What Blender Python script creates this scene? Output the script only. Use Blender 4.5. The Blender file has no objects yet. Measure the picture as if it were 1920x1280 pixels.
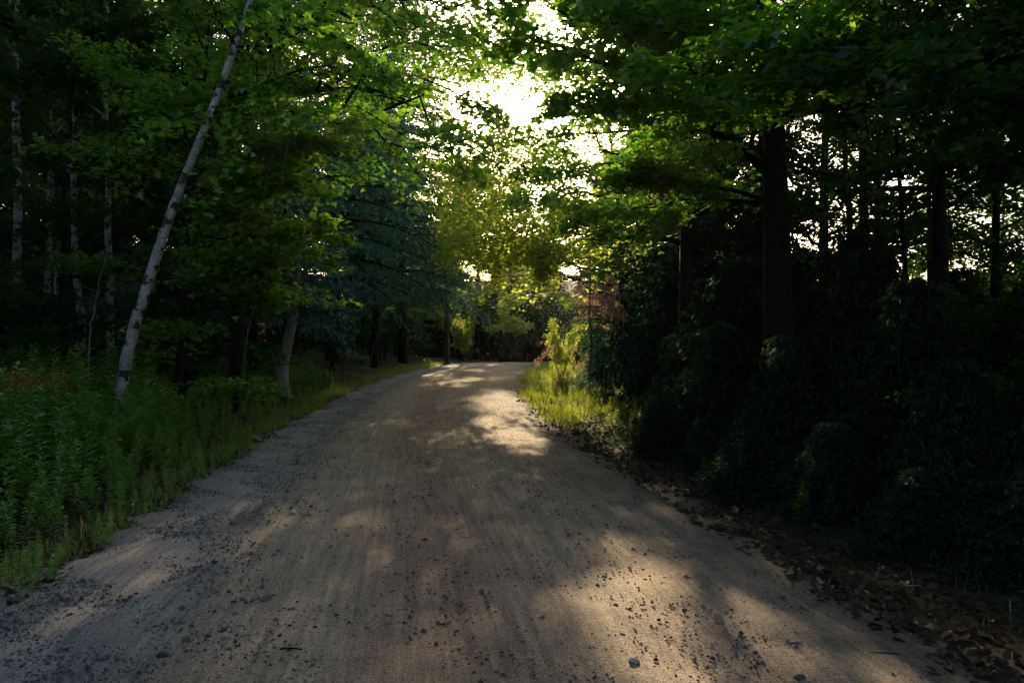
import bpy, math, random
import numpy as np
from mathutils import Matrix, Vector

# ------------------------------------------------------------------ camera, sky, sun, exposure
scn = bpy.context.scene
C = scn.collection
FPX, CXP, HORY, CAMZ = 1500.0, 960.0, 648.0, 1.7
cam_d = bpy.data.cameras.new('camera'); cam = bpy.data.objects.new('camera', cam_d); C.objects.link(cam)
cam_d.sensor_width = 36.0; cam_d.lens = FPX / 1920 * 36; cam_d.clip_end = 2000; cam_d.clip_start = 0.05
cam_d.shift_y = (HORY - 640) / 1920
cam.location = (0, 0, CAMZ); cam.rotation_euler = (math.radians(90), 0, 0)
scn.camera = cam

SUN_EL, SUN_AZ = math.radians(16.0), math.radians(0.3)      # azimuth from +Y towards +X
S = np.array([math.sin(SUN_AZ) * math.cos(SUN_EL), math.cos(SUN_AZ) * math.cos(SUN_EL), math.sin(SUN_EL)])
world = bpy.data.worlds.new('World'); scn.world = world; world.use_nodes = True
wn = world.node_tree.nodes; wn.clear()
sky = wn.new('ShaderNodeTexSky'); sky.sky_type = 'NISHITA'; sky.sun_disc = False
sky.sun_elevation = SUN_EL; sky.sun_rotation = SUN_AZ; sky.air_density = 1.0; sky.dust_density = 2.6; sky.ozone_density = 0.4
bg = wn.new('ShaderNodeBackground'); bg.inputs['Strength'].default_value = 0.11
wo = wn.new('ShaderNodeOutputWorld')
world.node_tree.links.new(sky.outputs[0], bg.inputs[0]); world.node_tree.links.new(bg.outputs[0], wo.inputs[0])
sun_d = bpy.data.lights.new('sun', 'SUN'); sun_d.energy = 5.0; sun_d.angle = math.radians(0.5); sun_d.color = (1.0, 0.77, 0.48)
sun = bpy.data.objects.new('sun', sun_d); C.objects.link(sun)
sun.rotation_euler = Vector((-S[0], -S[1], -S[2])).to_track_quat('-Z', 'Y').to_euler()
sun.location = (0, 60, 40)
vs = scn.view_settings; vs.view_transform = 'Standard'; vs.look = 'None'; vs.gamma = 1.0; vs.exposure = 1.42; vs.use_curve_mapping = False
cy = scn.cycles
scn.render.engine = 'CYCLES'
cy.max_bounces = 5; cy.diffuse_bounces = 3; cy.glossy_bounces = 1; cy.transmission_bounces = 4; cy.volume_bounces = 0
cy.use_denoising = True; cy.use_adaptive_sampling = True; cy.adaptive_threshold = .02
cy.sample_clamp_indirect = 6.0
try: cy.denoiser = 'OPENIMAGEDENOISE'
except Exception: pass

# ------------------------------------------------------------------ helpers
rng = np.random.default_rng(7)
random.seed(7)

def px(x, y, d):                     # a photo pixel at a chosen depth, as a world point used to size and place things
    return np.array([(x - CXP) / FPX * d, d, CAMZ + (HORY - y) / FPX * d])

def ss(a, b, x):
    t = np.clip((np.asarray(x, float) - a) / (b - a), 0, 1); return t * t * (3 - 2 * t)

_cy = np.array([-40, -20, -10, 0, 4, 8, 11, 16, 23, 32, 40, 50, 58, 66, 75, 95, 130])
_cxv = np.array([2.5, 1.2, 0.6, 0.05, -.32, -.85, -1.25, -1.9, -2.4, -2.35, -1.95, -1.2, 0.6, 5, 13, 40, 90])
_ty = np.linspace(-40, 130, 1701)
_tx = np.interp(_ty, _cy, _cxv)
_k = np.exp(-np.linspace(-2, 2, 61) ** 2); _k /= _k.sum()
_tx = np.convolve(np.pad(_tx, 30, mode='edge'), _k, 'valid')
HW = 2.75
def cx(y): return np.interp(y, _ty, _tx)

def gz(x, y):
    x = np.asarray(x, float); y = np.asarray(y, float)
    p = 0.55 * ss(12, 47, y) - 1.7 * ss(50, 85, y)
    lat = x - cx(y)
    dl = -lat - HW; dr = lat - HW
    z = p + 0.07 * np.clip(1 - (lat / HW) ** 2, 0, 1)
    z = z + 0.45 * ss(0.1, 2.6, dl) + np.clip(dl - 4, 0, 60) * 0.06 + 6.5 * ss(9, 26, dl) + 4.0 * ss(100, 150, y)
    z = z + 0.30 * ss(0.5, 3.2, dr) - np.clip(dr - 5, 0, 60) * 0.02
    off = ss(0.3, 1.5, np.maximum(dl, dr))
    z = z + off * 0.05 * (np.sin(x * 1.7 + y * .6) + np.sin(y * 1.3 - x * .8))
    return z

def mesh_from(name, V, F, mat=None, smooth=True):
    """V (n,3), F list of face arrays (each (m,k))"""
    me = bpy.data.meshes.new(name)
    V = np.asarray(V, np.float32)
    if not isinstance(F, list): F = [F]
    F = [np.asarray(f, np.int32) for f in F if len(f)]
    nl = sum(f.size for f in F); nf = sum(len(f) for f in F)
    me.vertices.add(len(V)); me.vertices.foreach_set('co', V.ravel())
    me.loops.add(nl); me.polygons.add(nf)
    me.loops.foreach_set('vertex_index', np.concatenate([f.ravel() for f in F]))
    st = []; o = 0
    for f in F:
        st.append(o + np.arange(len(f), dtype=np.int32) * f.shape[1]); o += f.size
    me.polygons.foreach_set('loop_start', np.concatenate(st))
    me.update(calc_edges=True)
    me.polygons.foreach_set('use_smooth', np.full(nf, smooth, bool))
    if mat: me.materials.append(mat)
    return me

def obj(name, me, parent=None, loc=None):
    o = bpy.data.objects.new(name, me); C.objects.link(o)
    if parent: o.parent = parent
    if loc is not None: o.location = loc
    return o

def tag(o, label=None, cat=None, group=None, kind=None):
    if label: o['label'] = label
    if cat: o['category'] = cat
    if group: o['group'] = group
    if kind: o['kind'] = kind
    return o

def thing(name, label, cat, loc=(0, 0, 0), rz=0.0, group=None, sc=1.0):
    o = bpy.data.objects.new(name, None); C.objects.link(o); o.empty_display_size = .3
    o.location = [float(v) for v in loc]; o.rotation_euler = (0, 0, rz)
    o.scale = (sc,) * 3 if not isinstance(sc, tuple) else sc
    return tag(o, label, cat, group)

def copy_thing(src, label, loc, rz=0.0, sc=1.0, group=None, tilt=(0, 0)):
    r = src.copy(); C.objects.link(r); r['label'] = label
    if group: r['group'] = group
    r.location = [float(v) for v in loc]; r.rotation_euler = (tilt[0], tilt[1], rz)
    r.scale = (sc,) * 3 if not isinstance(sc, tuple) else sc
    for ch in src.children:
        c = ch.copy(); C.objects.link(c); c.parent = r
        for g in ch.children:
            d = g.copy(); C.objects.link(d); d.parent = c
    return r

class Tubes:
    def __init__(s): s.V = []; s.F = []; s.n = 0
    def add(s, pts, rad, sides=7, wob=0.0):
        pts = np.asarray(pts, float); m = len(pts)
        rad = np.interp(np.linspace(0, 1, m), np.linspace(0, 1, len(rad)), rad) if len(rad) != m else np.asarray(rad, float)
        T = np.gradient(pts, axis=0); T /= np.linalg.norm(T, axis=1)[:, None] + 1e-9
        ref = np.array([0.31, 0.95, 0.05]) if abs(T[0] @ np.array([0.31, .95, .05])) < .9 else np.array([1., 0, 0])
        A = np.cross(T, ref); A /= np.linalg.norm(A, axis=1)[:, None] + 1e-9
        B = np.cross(T, A)
        th = np.linspace(0, 2 * np.pi, sides, endpoint=False)
        rr = rad[:, None] * (1 + wob * rng.normal(size=(m, sides)))
        P = pts[:, None] + rr[..., None] * (np.cos(th)[None, :, None] * A[:, None] + np.sin(th)[None, :, None] * B[:, None])
        s.V.append(P.reshape(-1, 3))
        i = np.arange(m - 1)[:, None] * sides; j = np.arange(sides)[None]; k = (j + 1) % sides
        q = np.stack([i + j, i + k, i + k + sides, i + j + sides], -1).reshape(-1, 4) + s.n
        s.F.append(q); s.n += m * sides
        return s
    def mesh(s, name, mat, off=(0, 0, 0)):
        return mesh_from(name, np.concatenate(s.V) - np.asarray(off), [np.concatenate(s.F)], mat)

def curve(p0, p1, p2, n):
    t = np.linspace(0, 1, n)[:, None]
    return (1 - t) ** 2 * np.asarray(p0) + 2 * t * (1 - t) * np.asarray(p1) + t * t * np.asarray(p2)

def smooth_path(pts, n):
    pts = np.asarray(pts, float); t = np.linspace(0, 1, len(pts)); u = np.linspace(0, 1, n)
    P = np.stack([np.interp(u, t, pts[:, k]) for k in range(3)], 1)
    for _ in range(max(1, n // len(pts))):
        P[1:-1] = (P[:-2] + 2 * P[1:-1] + P[2:]) / 4
    return P

# leaf templates: x across, y along, z out of plane
_h = np.array([[0, 0], [.22, -.10], [.19, .12], [.52, .28], [.22, .38], [.25, .64], [0, 1.0]])
MAPLE_T = np.array([[a, b, .16 * abs(a) - .10 * b * b] for a, b in _h] + [[-a, b, .16 * abs(a) - .10 * b * b] for a, b in _h[1:6]])
MAPLE_F = np.array([[0, 1, 2, 3, 4, 5, 6], [0, 6, 11, 10, 9, 8, 7]])
FULL_T, FULL_F = MAPLE_T, MAPLE_F
_h = np.array([[0, 0], [.25, -.09], [.52, .29], [.20, .44], [0, 1.0]])
MAPLE_T = np.array([[a, b, .16 * abs(a) - .10 * b * b] for a, b in _h] + [[-a, b, .16 * abs(a) - .10 * b * b] for a, b in _h[1:4]])
MAPLE_F = np.array([[0, 1, 2, 3, 4], [0, 4, 7, 6, 5]])
OVAL_T = np.array([[0, 0, 0], [.30, .28, .08], [.22, .72, .04], [0, 1, -.08], [-.30, .28, .08], [-.22, .72, .04]])
OVAL_F = np.array([[0, 1, 2, 3], [0, 3, 5, 4]])
RHOM_T = np.array([[0, 0, 0], [.36, .45, .07], [0, 1, -.06], [-.36, .45, .07]])
RHOM_F = np.array([[0, 1, 2], [0, 2, 3]])
LANCE_T = np.array([[0, 0, 0], [.085, .3, .04], [.07, .65, .0], [0, 1, -.16], [-.085, .3, .04], [-.07, .65, .0]])
LANCE_F = OVAL_F
NEED_T = np.array([[0, 0, 0], [.13, .45, -.03], [.0, 1, -.12], [-.13, .5, -.03]])
NEED_F = np.array([[0, 1, 2, 3]])
BLADE_T = np.array([[-.022, 0, 0], [.022, 0, 0], [.018, .55, .06], [-.018, .55, .06], [.003, 1, .26], [-.003, 1, .26]])
BLADE_F = np.array([[0, 1, 2, 3], [3, 2, 4, 5]])

def frames(n, tilt, droop, r, dirs=None):
    N = np.array([0, 0, 1.]) + tilt * r.normal(size=(n, 3)); N /= np.linalg.norm(N, axis=1)[:, None]
    if dirs is None:
        a = r.uniform(0, 2 * np.pi, n); T = np.stack([np.cos(a), np.sin(a), np.zeros(n)], 1)
    else: T = dirs.copy()
    T[:, 2] -= droop
    T -= (T * N).sum(1)[:, None] * N if droop < 5 else 0
    T /= np.linalg.norm(T, axis=1)[:, None] + 1e-9
    N = N - (T * N).sum(1)[:, None] * T; N /= np.linalg.norm(N, axis=1)[:, None] + 1e-9
    return N, T

def leaf_mesh(name, pos, N, T, size, tm, tf, mat):
    B = np.cross(T, N)
    s = size[:, None, None]
    V = pos[:, None] + s * (tm[None, :, 0, None] * B[:, None] + tm[None, :, 1, None] * T[:, None] + tm[None, :, 2, None] * N[:, None])
    k = len(tm)
    F = (np.arange(len(pos))[:, None, None] * k + tf[None]).reshape(-1, tf.shape[1])
    return mesh_from(name, V.reshape(-1, 3), [F], mat)

# ------------------------------------------------------------------ materials
def mat(name):
    m = bpy.data.materials.new(name); m.use_nodes = True; nt = m.node_tree; nt.nodes.clear()
    out = nt.nodes.new('ShaderNodeOutputMaterial')
    def N(t, **kw):
        n = nt.nodes.new('ShaderNode' + t)
        for k, v in kw.items():
            if k.startswith('i_'):
                key = k[2:]; key = int(key) if key.isdigit() else key.replace('_', ' ')
                n.inputs[key].default_value = v
            else: setattr(n, k, v)
        return n
    def L(a, b): nt.links.new(a, b)
    return m, N, L, out

def ramp(N, stops, interp='LINEAR'):
    r = N('ValToRGB'); e = r.color_ramp.elements; r.color_ramp.interpolation = interp
    while len(e) > len(stops): e.remove(e[-1])
    while len(e) < len(stops): e.new(0.5)
    for el, (p, c) in zip(e, stops):
        el.position = p; el.color = (*c, 1) if len(c) == 3 else c
    return r

def leaf_mat(name, cols, tcols, trans=0.45, gloss=0.06, rough=0.35):
    m, N, L, out = mat(name)
    g = N('NewGeometry'); oi = N('ObjectInfo')
    ad = N('Math', operation='MULTIPLY_ADD'); L(oi.outputs['Random'], ad.inputs[0]); ad.inputs[1].default_value = 3.7; L(g.outputs['Random Per Island'], ad.inputs[2])
    fr = N('Math', operation='FRACT'); L(ad.outputs[0], fr.inputs[0])
    n = len(cols)
    c1 = ramp(N, [(i / max(1, n - 1), c) for i, c in enumerate(cols)]); L(fr.outputs[0], c1.inputs[0])
    n = len(tcols)
    c2 = ramp(N, [(i / max(1, n - 1), c) for i, c in enumerate(tcols)]); L(fr.outputs[0], c2.inputs[0])
    d = N('BsdfDiffuse'); t = N('BsdfTranslucent'); gl = N('BsdfGlossy'); gl.inputs['Roughness'].default_value = rough
    L(c1.outputs[0], d.inputs[0]); L(c2.outputs[0], t.inputs[0])
    gl.inputs[0].default_value = (.9, .95, 1, 1)
    mx = N('MixShader'); mx.inputs[0].default_value = trans; L(d.outputs[0], mx.inputs[1]); L(t.outputs[0], mx.inputs[2])
    m2 = N('MixShader'); m2.inputs[0].default_value = gloss; L(mx.outputs[0], m2.inputs[1]); L(gl.outputs[0], m2.inputs[2])
    L(m2.outputs[0], out.inputs[0])
    return m

M = {}
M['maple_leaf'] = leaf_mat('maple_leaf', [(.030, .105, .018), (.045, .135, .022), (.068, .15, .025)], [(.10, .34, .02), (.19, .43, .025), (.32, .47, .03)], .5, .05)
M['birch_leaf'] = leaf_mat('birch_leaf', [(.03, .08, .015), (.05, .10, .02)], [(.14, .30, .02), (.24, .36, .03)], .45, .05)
M['wood_leaf'] = leaf_mat('wood_leaf', [(.010, .036, .011), (.020, .054, .015)], [(.045, .15, .018), (.11, .24, .025)], .35, .02)  # darker leaf copy; the woods' shade is put into its colour
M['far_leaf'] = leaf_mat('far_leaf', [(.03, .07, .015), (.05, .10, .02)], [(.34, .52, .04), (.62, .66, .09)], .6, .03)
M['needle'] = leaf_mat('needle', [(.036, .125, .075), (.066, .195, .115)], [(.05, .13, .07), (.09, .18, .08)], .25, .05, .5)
M['shaded_needle'] = leaf_mat('shaded_needle', [(.008, .020, .010), (.016, .036, .018)], [(.02, .05, .02), (.04, .08, .03)], .2, .015, .5)  # needle copy with the forest shade put into its colour
M['dead_needle'] = leaf_mat('dead_needle', [(.24, .16, .125), (.36, .26, .21)], [(.40, .25, .18), (.5, .33, .25)], .3, .02, .6)
M['weed_leaf'] = leaf_mat('weed_leaf', [(.085, .215, .020), (.15, .30, .04), (.125, .25, .022)], [(.15, .40, .03), (.26, .46, .035)], .4, .085, .3)
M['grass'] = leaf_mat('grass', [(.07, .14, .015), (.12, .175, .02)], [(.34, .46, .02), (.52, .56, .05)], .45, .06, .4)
M['litter'] = leaf_mat('litter', [(.015, .011, .007), (.05, .034, .023), (.025, .017, .01)], [(.06, .04, .02), (.1, .06, .03)], .15, .02, .5)
M['dry_leaf'] = leaf_mat('dry_leaf', [(.16, .11, .07), (.30, .22, .16), (.22, .14, .08)], [(.2, .12, .06), (.3, .2, .1)], .15, .04, .5)
M['flower'] = leaf_mat('flower', [(.30, .17, .02), (.22, .11, .02)], [(.3, .2, .02), (.3, .2, .02)], .3, .02, .5)

def bark_mat(name, c1, c2, sx=9, sz=1.6):
    m, N, L, out = mat(name)
    tc = N('TexCoord'); mp = N('Mapping'); mp.inputs['Scale'].default_value = (sx, sx, sz); L(tc.outputs['Object'], mp.inputs[0])
    n = N('TexNoise', i_Scale=2.2, i_Detail=6.0, i_Roughness=.65); L(mp.outputs[0], n.inputs['Vector'])
    r = ramp(N, [(.32, c1), (.68, c2)]); L(n.outputs[0], r.inputs[0])
    b = N('Bump', i_Strength=.9, i_Distance=.03); L(n.outputs[0], b.inputs['Height'])
    p = N('BsdfPrincipled', i_Roughness=.95); L(r.outputs[0], p.inputs[0]); L(b.outputs[0], p.inputs['Normal'])
    p.inputs['Specular IOR Level'].default_value = .15
    L(p.outputs[0], out.inputs[0]); return m
M['bark'] = bark_mat('bark', (.010, .009, .008), (.024, .021, .019))
M['cedar_bark'] = bark_mat('cedar_bark', (.20, .19, .185), (.62, .59, .57), 16, .7)
M['pole_wood'] = bark_mat('pole_wood', (.05, .04, .03), (.11, .09, .07), 20, .5)
M['twig'] = bark_mat('twig', (.08, .075, .07), (.19, .18, .165), 10, 3)
M['stem'] = bark_mat('stem', (.06, .09, .03), (.09, .12, .04), 10, 3)

def birch_mat():
    m, N, L, out = mat('birch_bark')
    tc = N('TexCoord')
    mp = N('Mapping'); mp.inputs['Scale'].default_value = (2.0, 2.0, 26); L(tc.outputs['Object'], mp.inputs[0])
    n1 = N('TexNoise', i_Scale=2.0, i_Detail=3.0); L(mp.outputs[0], n1.inputs['Vector'])
    r1 = ramp(N, [(.60, (0, 0, 0)), (.66, (1, 1, 1))]); L(n1.outputs[0], r1.inputs[0])
    mp2 = N('Mapping'); mp2.inputs['Scale'].default_value = (3.2, 3.2, 4.6); L(tc.outputs['Object'], mp2.inputs[0])
    n2 = N('TexNoise', i_Scale=1.25, i_Detail=4.0, i_Roughness=.6); L(mp2.outputs[0], n2.inputs['Vector'])
    r2 = ramp(N, [(.51, (0, 0, 0)), (.55, (1, 1, 1))]); L(n2.outputs[0], r2.inputs[0])
    n3 = N('TexNoise', i_Scale=7.0, i_Detail=5.0); L(tc.outputs['Object'], n3.inputs['Vector'])
    r3 = ramp(N, [(.35, (.26, .25, .23)), (.65, (.46, .445, .42))]); L(n3.outputs[0], r3.inputs[0])
    mxv = N('Math', operation='MAXIMUM')
    h = N('Math', operation='MULTIPLY'); h.inputs[1].default_value = .6; L(r1.outputs[0], h.inputs[0])
    L(h.outputs[0], mxv.inputs[0]); L(r2.outputs[0], mxv.inputs[1])
    mc = N('MixRGB'); L(mxv.outputs[0], mc.inputs[0]); L(r3.outputs[0], mc.inputs[1]); mc.inputs[2].default_value = (.035, .03, .027, 1)
    b = N('Bump', i_Strength=.6, i_Distance=.01); L(mxv.outputs[0], b.inputs['Height']); b.invert = True
    p = N('BsdfPrincipled', i_Roughness=.75); L(mc.outputs[0], p.inputs[0]); L(b.outputs[0], p.inputs['Normal'])
    L(p.outputs[0], out.inputs[0]); return m
M['birch'] = birch_mat()

def road_mat():
    m, N, L, out = mat('road_dirt')
    uv = N('UVMap', uv_map='lat'); sp = N('SeparateXYZ'); L(uv.outputs[0], sp.inputs[0])
    tc = N('TexCoord')
    # lateral bands: packed tan wheel tracks, loose blue-grey gravel between them and along the left
    mp = N('Mapping'); mp.inputs['Scale'].default_value = (1.6, .10, 1); L(uv.outputs[0], mp.inputs[0])
    st = N('TexNoise', i_Scale=2.2, i_Detail=6.0, i_Roughness=.6); L(mp.outputs[0], st.inputs['Vector'])
    big = N('TexNoise', i_Scale=.55, i_Detail=4.0); L(uv.outputs[0], big.inputs['Vector'])
    ax = N('Math', operation='MULTIPLY_ADD'); L(st.outputs[0], ax.inputs[0]); ax.inputs[1].default_value = .5
    L(sp.outputs[0], ax.inputs[2])
    bx2 = N('Math', operation='MULTIPLY_ADD'); L(big.outputs[0], bx2.inputs[0]); bx2.inputs[1].default_value = .9; L(ax.outputs[0], bx2.inputs[2])
    mr = N('MapRange'); mr.inputs[1].default_value = -2.75; mr.inputs[2].default_value = 3.6; L(bx2.outputs[0], mr.inputs[0])
    dirt, grey = (0.449, 0.356, 0.255), (0.303, 0.287, 0.277)
    mid = (0.370, 0.302, 0.233)
    rp = ramp(N, [(0, grey), (.10, (0.264, 0.252, 0.245)), (.20, (0.348, 0.329, 0.310)), (.27, (0.269, 0.258, 0.250)), (.33, (0.404, 0.329, 0.245)), (.43, dirt), (.50, (0.393, 0.279, 0.201)), (.57, (0.348, 0.246, 0.179)), (.64, (0.449, 0.329, 0.233)), (.70, mid), (.78, (0.426, 0.323, 0.228)), (.90, (0.247, 0.209, 0.168)), (1, (0.090, 0.075, 0.060))])
    L(mr.outputs[0], rp.inputs[0])
    # streaks along the direction of travel
    mp2 = N('Mapping'); mp2.inputs['Scale'].default_value = (9, .35, 1); L(uv.outputs[0], mp2.inputs[0])
    s2 = N('TexNoise', i_Scale=2.0, i_Detail=5.0, i_Roughness=.7); L(mp2.outputs[0], s2.inputs['Vector'])
    r2 = ramp(N, [(.3, (.62, .62, .64)), (.7, (1.3, 1.28, 1.24))]); L(s2.outputs[0], r2.inputs[0])
    m1 = N('MixRGB', blend_type='MULTIPLY'); m1.inputs[0].default_value = 1; L(rp.outputs[0], m1.inputs[1]); L(r2.outputs[0], m1.inputs[2])
    # blotches and fine grit
    b3 = N('TexNoise', i_Scale=2.6, i_Detail=8.0, i_Roughness=.7); L(tc.outputs['Object'], b3.inputs['Vector'])
    r3 = ramp(N, [(.3, (.7, .7, .72)), (.7, (1.25, 1.22, 1.18))]); L(b3.outputs[0], r3.inputs[0])
    m2 = N('MixRGB', blend_type='MULTIPLY'); m2.inputs[0].default_value = .8; L(m1.outputs[0], m2.inputs[1]); L(r3.outputs[0], m2.inputs[2])
    v = N('TexVoronoi', i_Scale=48.0); L(tc.outputs['Object'], v.inputs['Vector'])
    vr = ramp(N, [(0, (.55, .55, .56)), (.35, (1, 1, 1))]); L(v.outputs['Distance'], vr.inputs[0])
    g1 = N('TexNoise', i_Scale=70.0, i_Detail=4.0, i_Roughness=.7); L(tc.outputs['Object'], g1.inputs['Vector'])
    gr = ramp(N, [(.36, (.45, .45, .47)), (.5, (1, 1, 1)), (.68, (1.5, 1.46, 1.4))]); L(g1.outputs[0], gr.inputs[0])
    m3a = N('MixRGB', blend_type='MULTIPLY'); m3a.inputs[0].default_value = 1; L(m2.outputs[0], m3a.inputs[1]); L(gr.outputs[0], m3a.inputs[2])
    sep = N('SeparateColor'); L(v.outputs['Color'], sep.inputs[0])
    pk = ramp(N, [(.0, (.42, .42, .44)), (.13, (.5, .5, .52)), (.16, (1, 1, 1)), (.93, (1, 1, 1)), (.96, (1.4, 1.38, 1.34))]); L(sep.outputs[0], pk.inputs[0])
    pd = ramp(N, [(.30, (1, 1, 1)), (.42, (0, 0, 0))]); L(v.outputs['Distance'], pd.inputs[0])
    m3 = N('MixRGB', blend_type='MULTIPLY'); L(pd.outputs[0], m3.inputs[0]); L(m3a.outputs[0], m3.inputs[1]); L(pk.outputs[0], m3.inputs[2])
    hsum = N('Math', operation='MULTIPLY_ADD'); L(g1.outputs[0], hsum.inputs[0]); hsum.inputs[1].default_value = .5; L(b3.outputs[0], hsum.inputs[2])
    hs2 = N('Math', operation='MULTIPLY_ADD'); L(s2.outputs[0], hs2.inputs[0]); hs2.inputs[1].default_value = .5; L(hsum.outputs[0], hs2.inputs[2])
    bp = N('Bump', i_Strength=1.0, i_Distance=.04); L(hs2.outputs[0], bp.inputs['Height'])
    p = N('BsdfPrincipled', i_Roughness=.92); p.inputs['Specular IOR Level'].default_value = .25
    L(m3.outputs[0], p.inputs[0]); L(bp.outputs[0], p.inputs['Normal']); L(p.outputs[0], out.inputs[0]); return m
M['road'] = road_mat()

def soil_mat():
    m, N, L, out = mat('forest_soil')
    tc = N('TexCoord')
    n = N('TexNoise', i_Scale=.9, i_Detail=7.0, i_Roughness=.7); L(tc.outputs['Object'], n.inputs['Vector'])
    r = ramp(N, [(.35, (.035, .027, .018)), (.5, (.055, .043, .028)), (.66, (.04, .06, .015))]); L(n.outputs[0], r.inputs[0])
    v = N('TexNoise', i_Scale=14.0, i_Detail=8.0, i_Roughness=.75); L(tc.outputs['Object'], v.inputs['Vector'])
    vr = ramp(N, [(.35, (.5, .5, .5)), (.65, (1.3, 1.25, 1.2))]); L(v.outputs[0], vr.inputs[0])
    mx = N('MixRGB', blend_type='MULTIPLY'); mx.inputs[0].default_value = .9; L(r.outputs[0], mx.inputs[1]); L(vr.outputs[0], mx.inputs[2])
    b = N('Bump', i_Strength=.8, i_Distance=.05); L(v.outputs[0], b.inputs['Height'])
    p = N('BsdfPrincipled', i_Roughness=.95); L(mx.outputs[0], p.inputs[0]); L(b.outputs[0], p.inputs['Normal'])
    p.inputs['Specular IOR Level'].default_value = .1
    L(p.outputs[0], out.inputs[0]); return m
M['soil'] = soil_mat()

def stone_mat(name, c1, c2):
    m, N, L, out = mat(name)
    g = N('NewGeometry'); oi = N('ObjectInfo'); tc = N('TexCoord')
    ad = N('Math', operation='ADD'); L(g.outputs['Random Per Island'], ad.inputs[0]); L(oi.outputs['Random'], ad.inputs[1])
    fr = N('Math', operation='FRACT'); L(ad.outputs[0], fr.inputs[0])
    r = ramp(N, [(0, c1), (1, c2)]); L(fr.outputs[0], r.inputs[0])
    n = N('TexNoise', i_Scale=30.0, i_Detail=5.0); L(tc.outputs['Object'], n.inputs['Vector'])
    rr = ramp(N, [(.3, (.7, .7, .7)), (.7, (1.2, 1.2, 1.2))]); L(n.outputs[0], rr.inputs[0])
    mx = N('MixRGB', blend_type='MULTIPLY'); mx.inputs[0].default_value = 1; L(r.outputs[0], mx.inputs[1]); L(rr.outputs[0], mx.inputs[2])
    p = N('BsdfPrincipled', i_Roughness=.85); L(mx.outputs[0], p.inputs[0]); L(p.outputs[0], out.inputs[0]); return m
M['stone'] = stone_mat('stone', (.03, .031, .034), (.13, .127, .122))
M['pale_stone'] = stone_mat('pale_stone', (.38, .35, .31), (.5, .47, .43))
def plain(name, c, rough=.5, metal=0.0):
    m, N, L, out = mat(name); p = N('BsdfPrincipled', i_Roughness=rough, i_Metallic=metal)
    n = N('TexNoise', i_Scale=14.0, i_Detail=3.0); r = ramp(N, [(.3, tuple(v * .75 for v in c)), (.7, tuple(min(1, v * 1.2) for v in c))])
    L(n.outputs[0], r.inputs[0]); L(r.outputs[0], p.inputs[0]); L(p.outputs[0], out.inputs[0]); return m
M['cable'] = plain('cable', (.32, .32, .33), .35, .6)
M['ceramic'] = plain('ceramic', (.55, .55, .52), .3)

# ------------------------------------------------------------------ ground and road
xs = np.unique(np.concatenate([np.linspace(-180, -30, 26), np.linspace(-30, -10, 34), np.linspace(-10, 10, 68), np.linspace(10, 30, 34), np.linspace(30, 180, 26)]))
ys = np.unique(np.concatenate([np.linspace(-50, -8, 22), np.linspace(-8, 60, 180), np.linspace(60, 130, 50), np.linspace(130, 240, 14)]))
X, Y = np.meshgrid(xs, ys); Z = gz(X, Y)
V = np.stack([X, Y, Z], -1).reshape(-1, 3); nx = len(xs)
i = np.arange(len(ys) - 1)[:, None] * nx + np.arange(nx - 1)[None]
ground = obj('ground', mesh_from('ground', V, [np.stack([i, i + 1, i + nx + 1, i + nx], -1).reshape(-1, 4)], M['soil']))
tag(ground, 'dark leaf-littered forest ground on both sides of the road', None, None, 'structure')

ly = np.concatenate([np.arange(-8, 14, .10), np.arange(14, 40, .22), np.arange(40, 100, .5)])
lx = np.linspace(-HW - .65, HW + .65, 66)
LX, LY = np.meshgrid(lx, ly)
wn1 = rng.normal(size=8); wn2 = rng.uniform(0, 6.28, 8); wf = rng.uniform(.15, 2.3, 8)
def edge_noise(y, side):
    return sum(.055 * np.sin(wf[k] * y * (1.5 if side else 1) + wn2[k] + side) + .03 * np.sin(wf[k] * 4.3 * y + wn2[k] * 2 + side) for k in range(8))
RX = LX + cx(LY)
e = np.where(LX < 0, edge_noise(LY, 0), edge_noise(LY, 1))
zoff = 0.03 - .11 * ss(HW - .05, HW + .55, np.abs(LX) + e)
rut = -.012 * np.exp(-((LX + .05) / .3) ** 2) - .012 * np.exp(-((LX - 1.35) / .35) ** 2) - .01 * np.exp(-((LX + 1.6) / .3) ** 2)
bumps = .006 * (np.sin(LX * 5 + LY * 2.1) + np.sin(LY * 3.3 - LX * 2.7) + np.sin(LY * 7 + LX * 6)) 
def road_z(x, y):
    return gz(x, y) + .03
RZ = gz(RX, LY) + zoff + rut + bumps * .8 + rng.normal(size=LX.shape) * .0025
nx = len(lx); i = np.arange(len(ly) - 1)[:, None] * nx + np.arange(nx - 1)[None]
rf = np.stack([i, i + 1, i + nx + 1, i + nx], -1).reshape(-1, 4)
rme = mesh_from('road', np.stack([RX, LY, RZ], -1).reshape(-1, 3), [rf], M['road'])
uvl = rme.uv_layers.new(name='lat'); uvv = np.stack([LX, LY], -1).reshape(-1, 2)[rf.ravel()]
uvl.data.foreach_set('uv', uvv.astype(np.float32).ravel())
road = obj('road', rme); tag(road, 'tan and grey dirt road curving left and over a low crest', None, None, 'structure')

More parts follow.
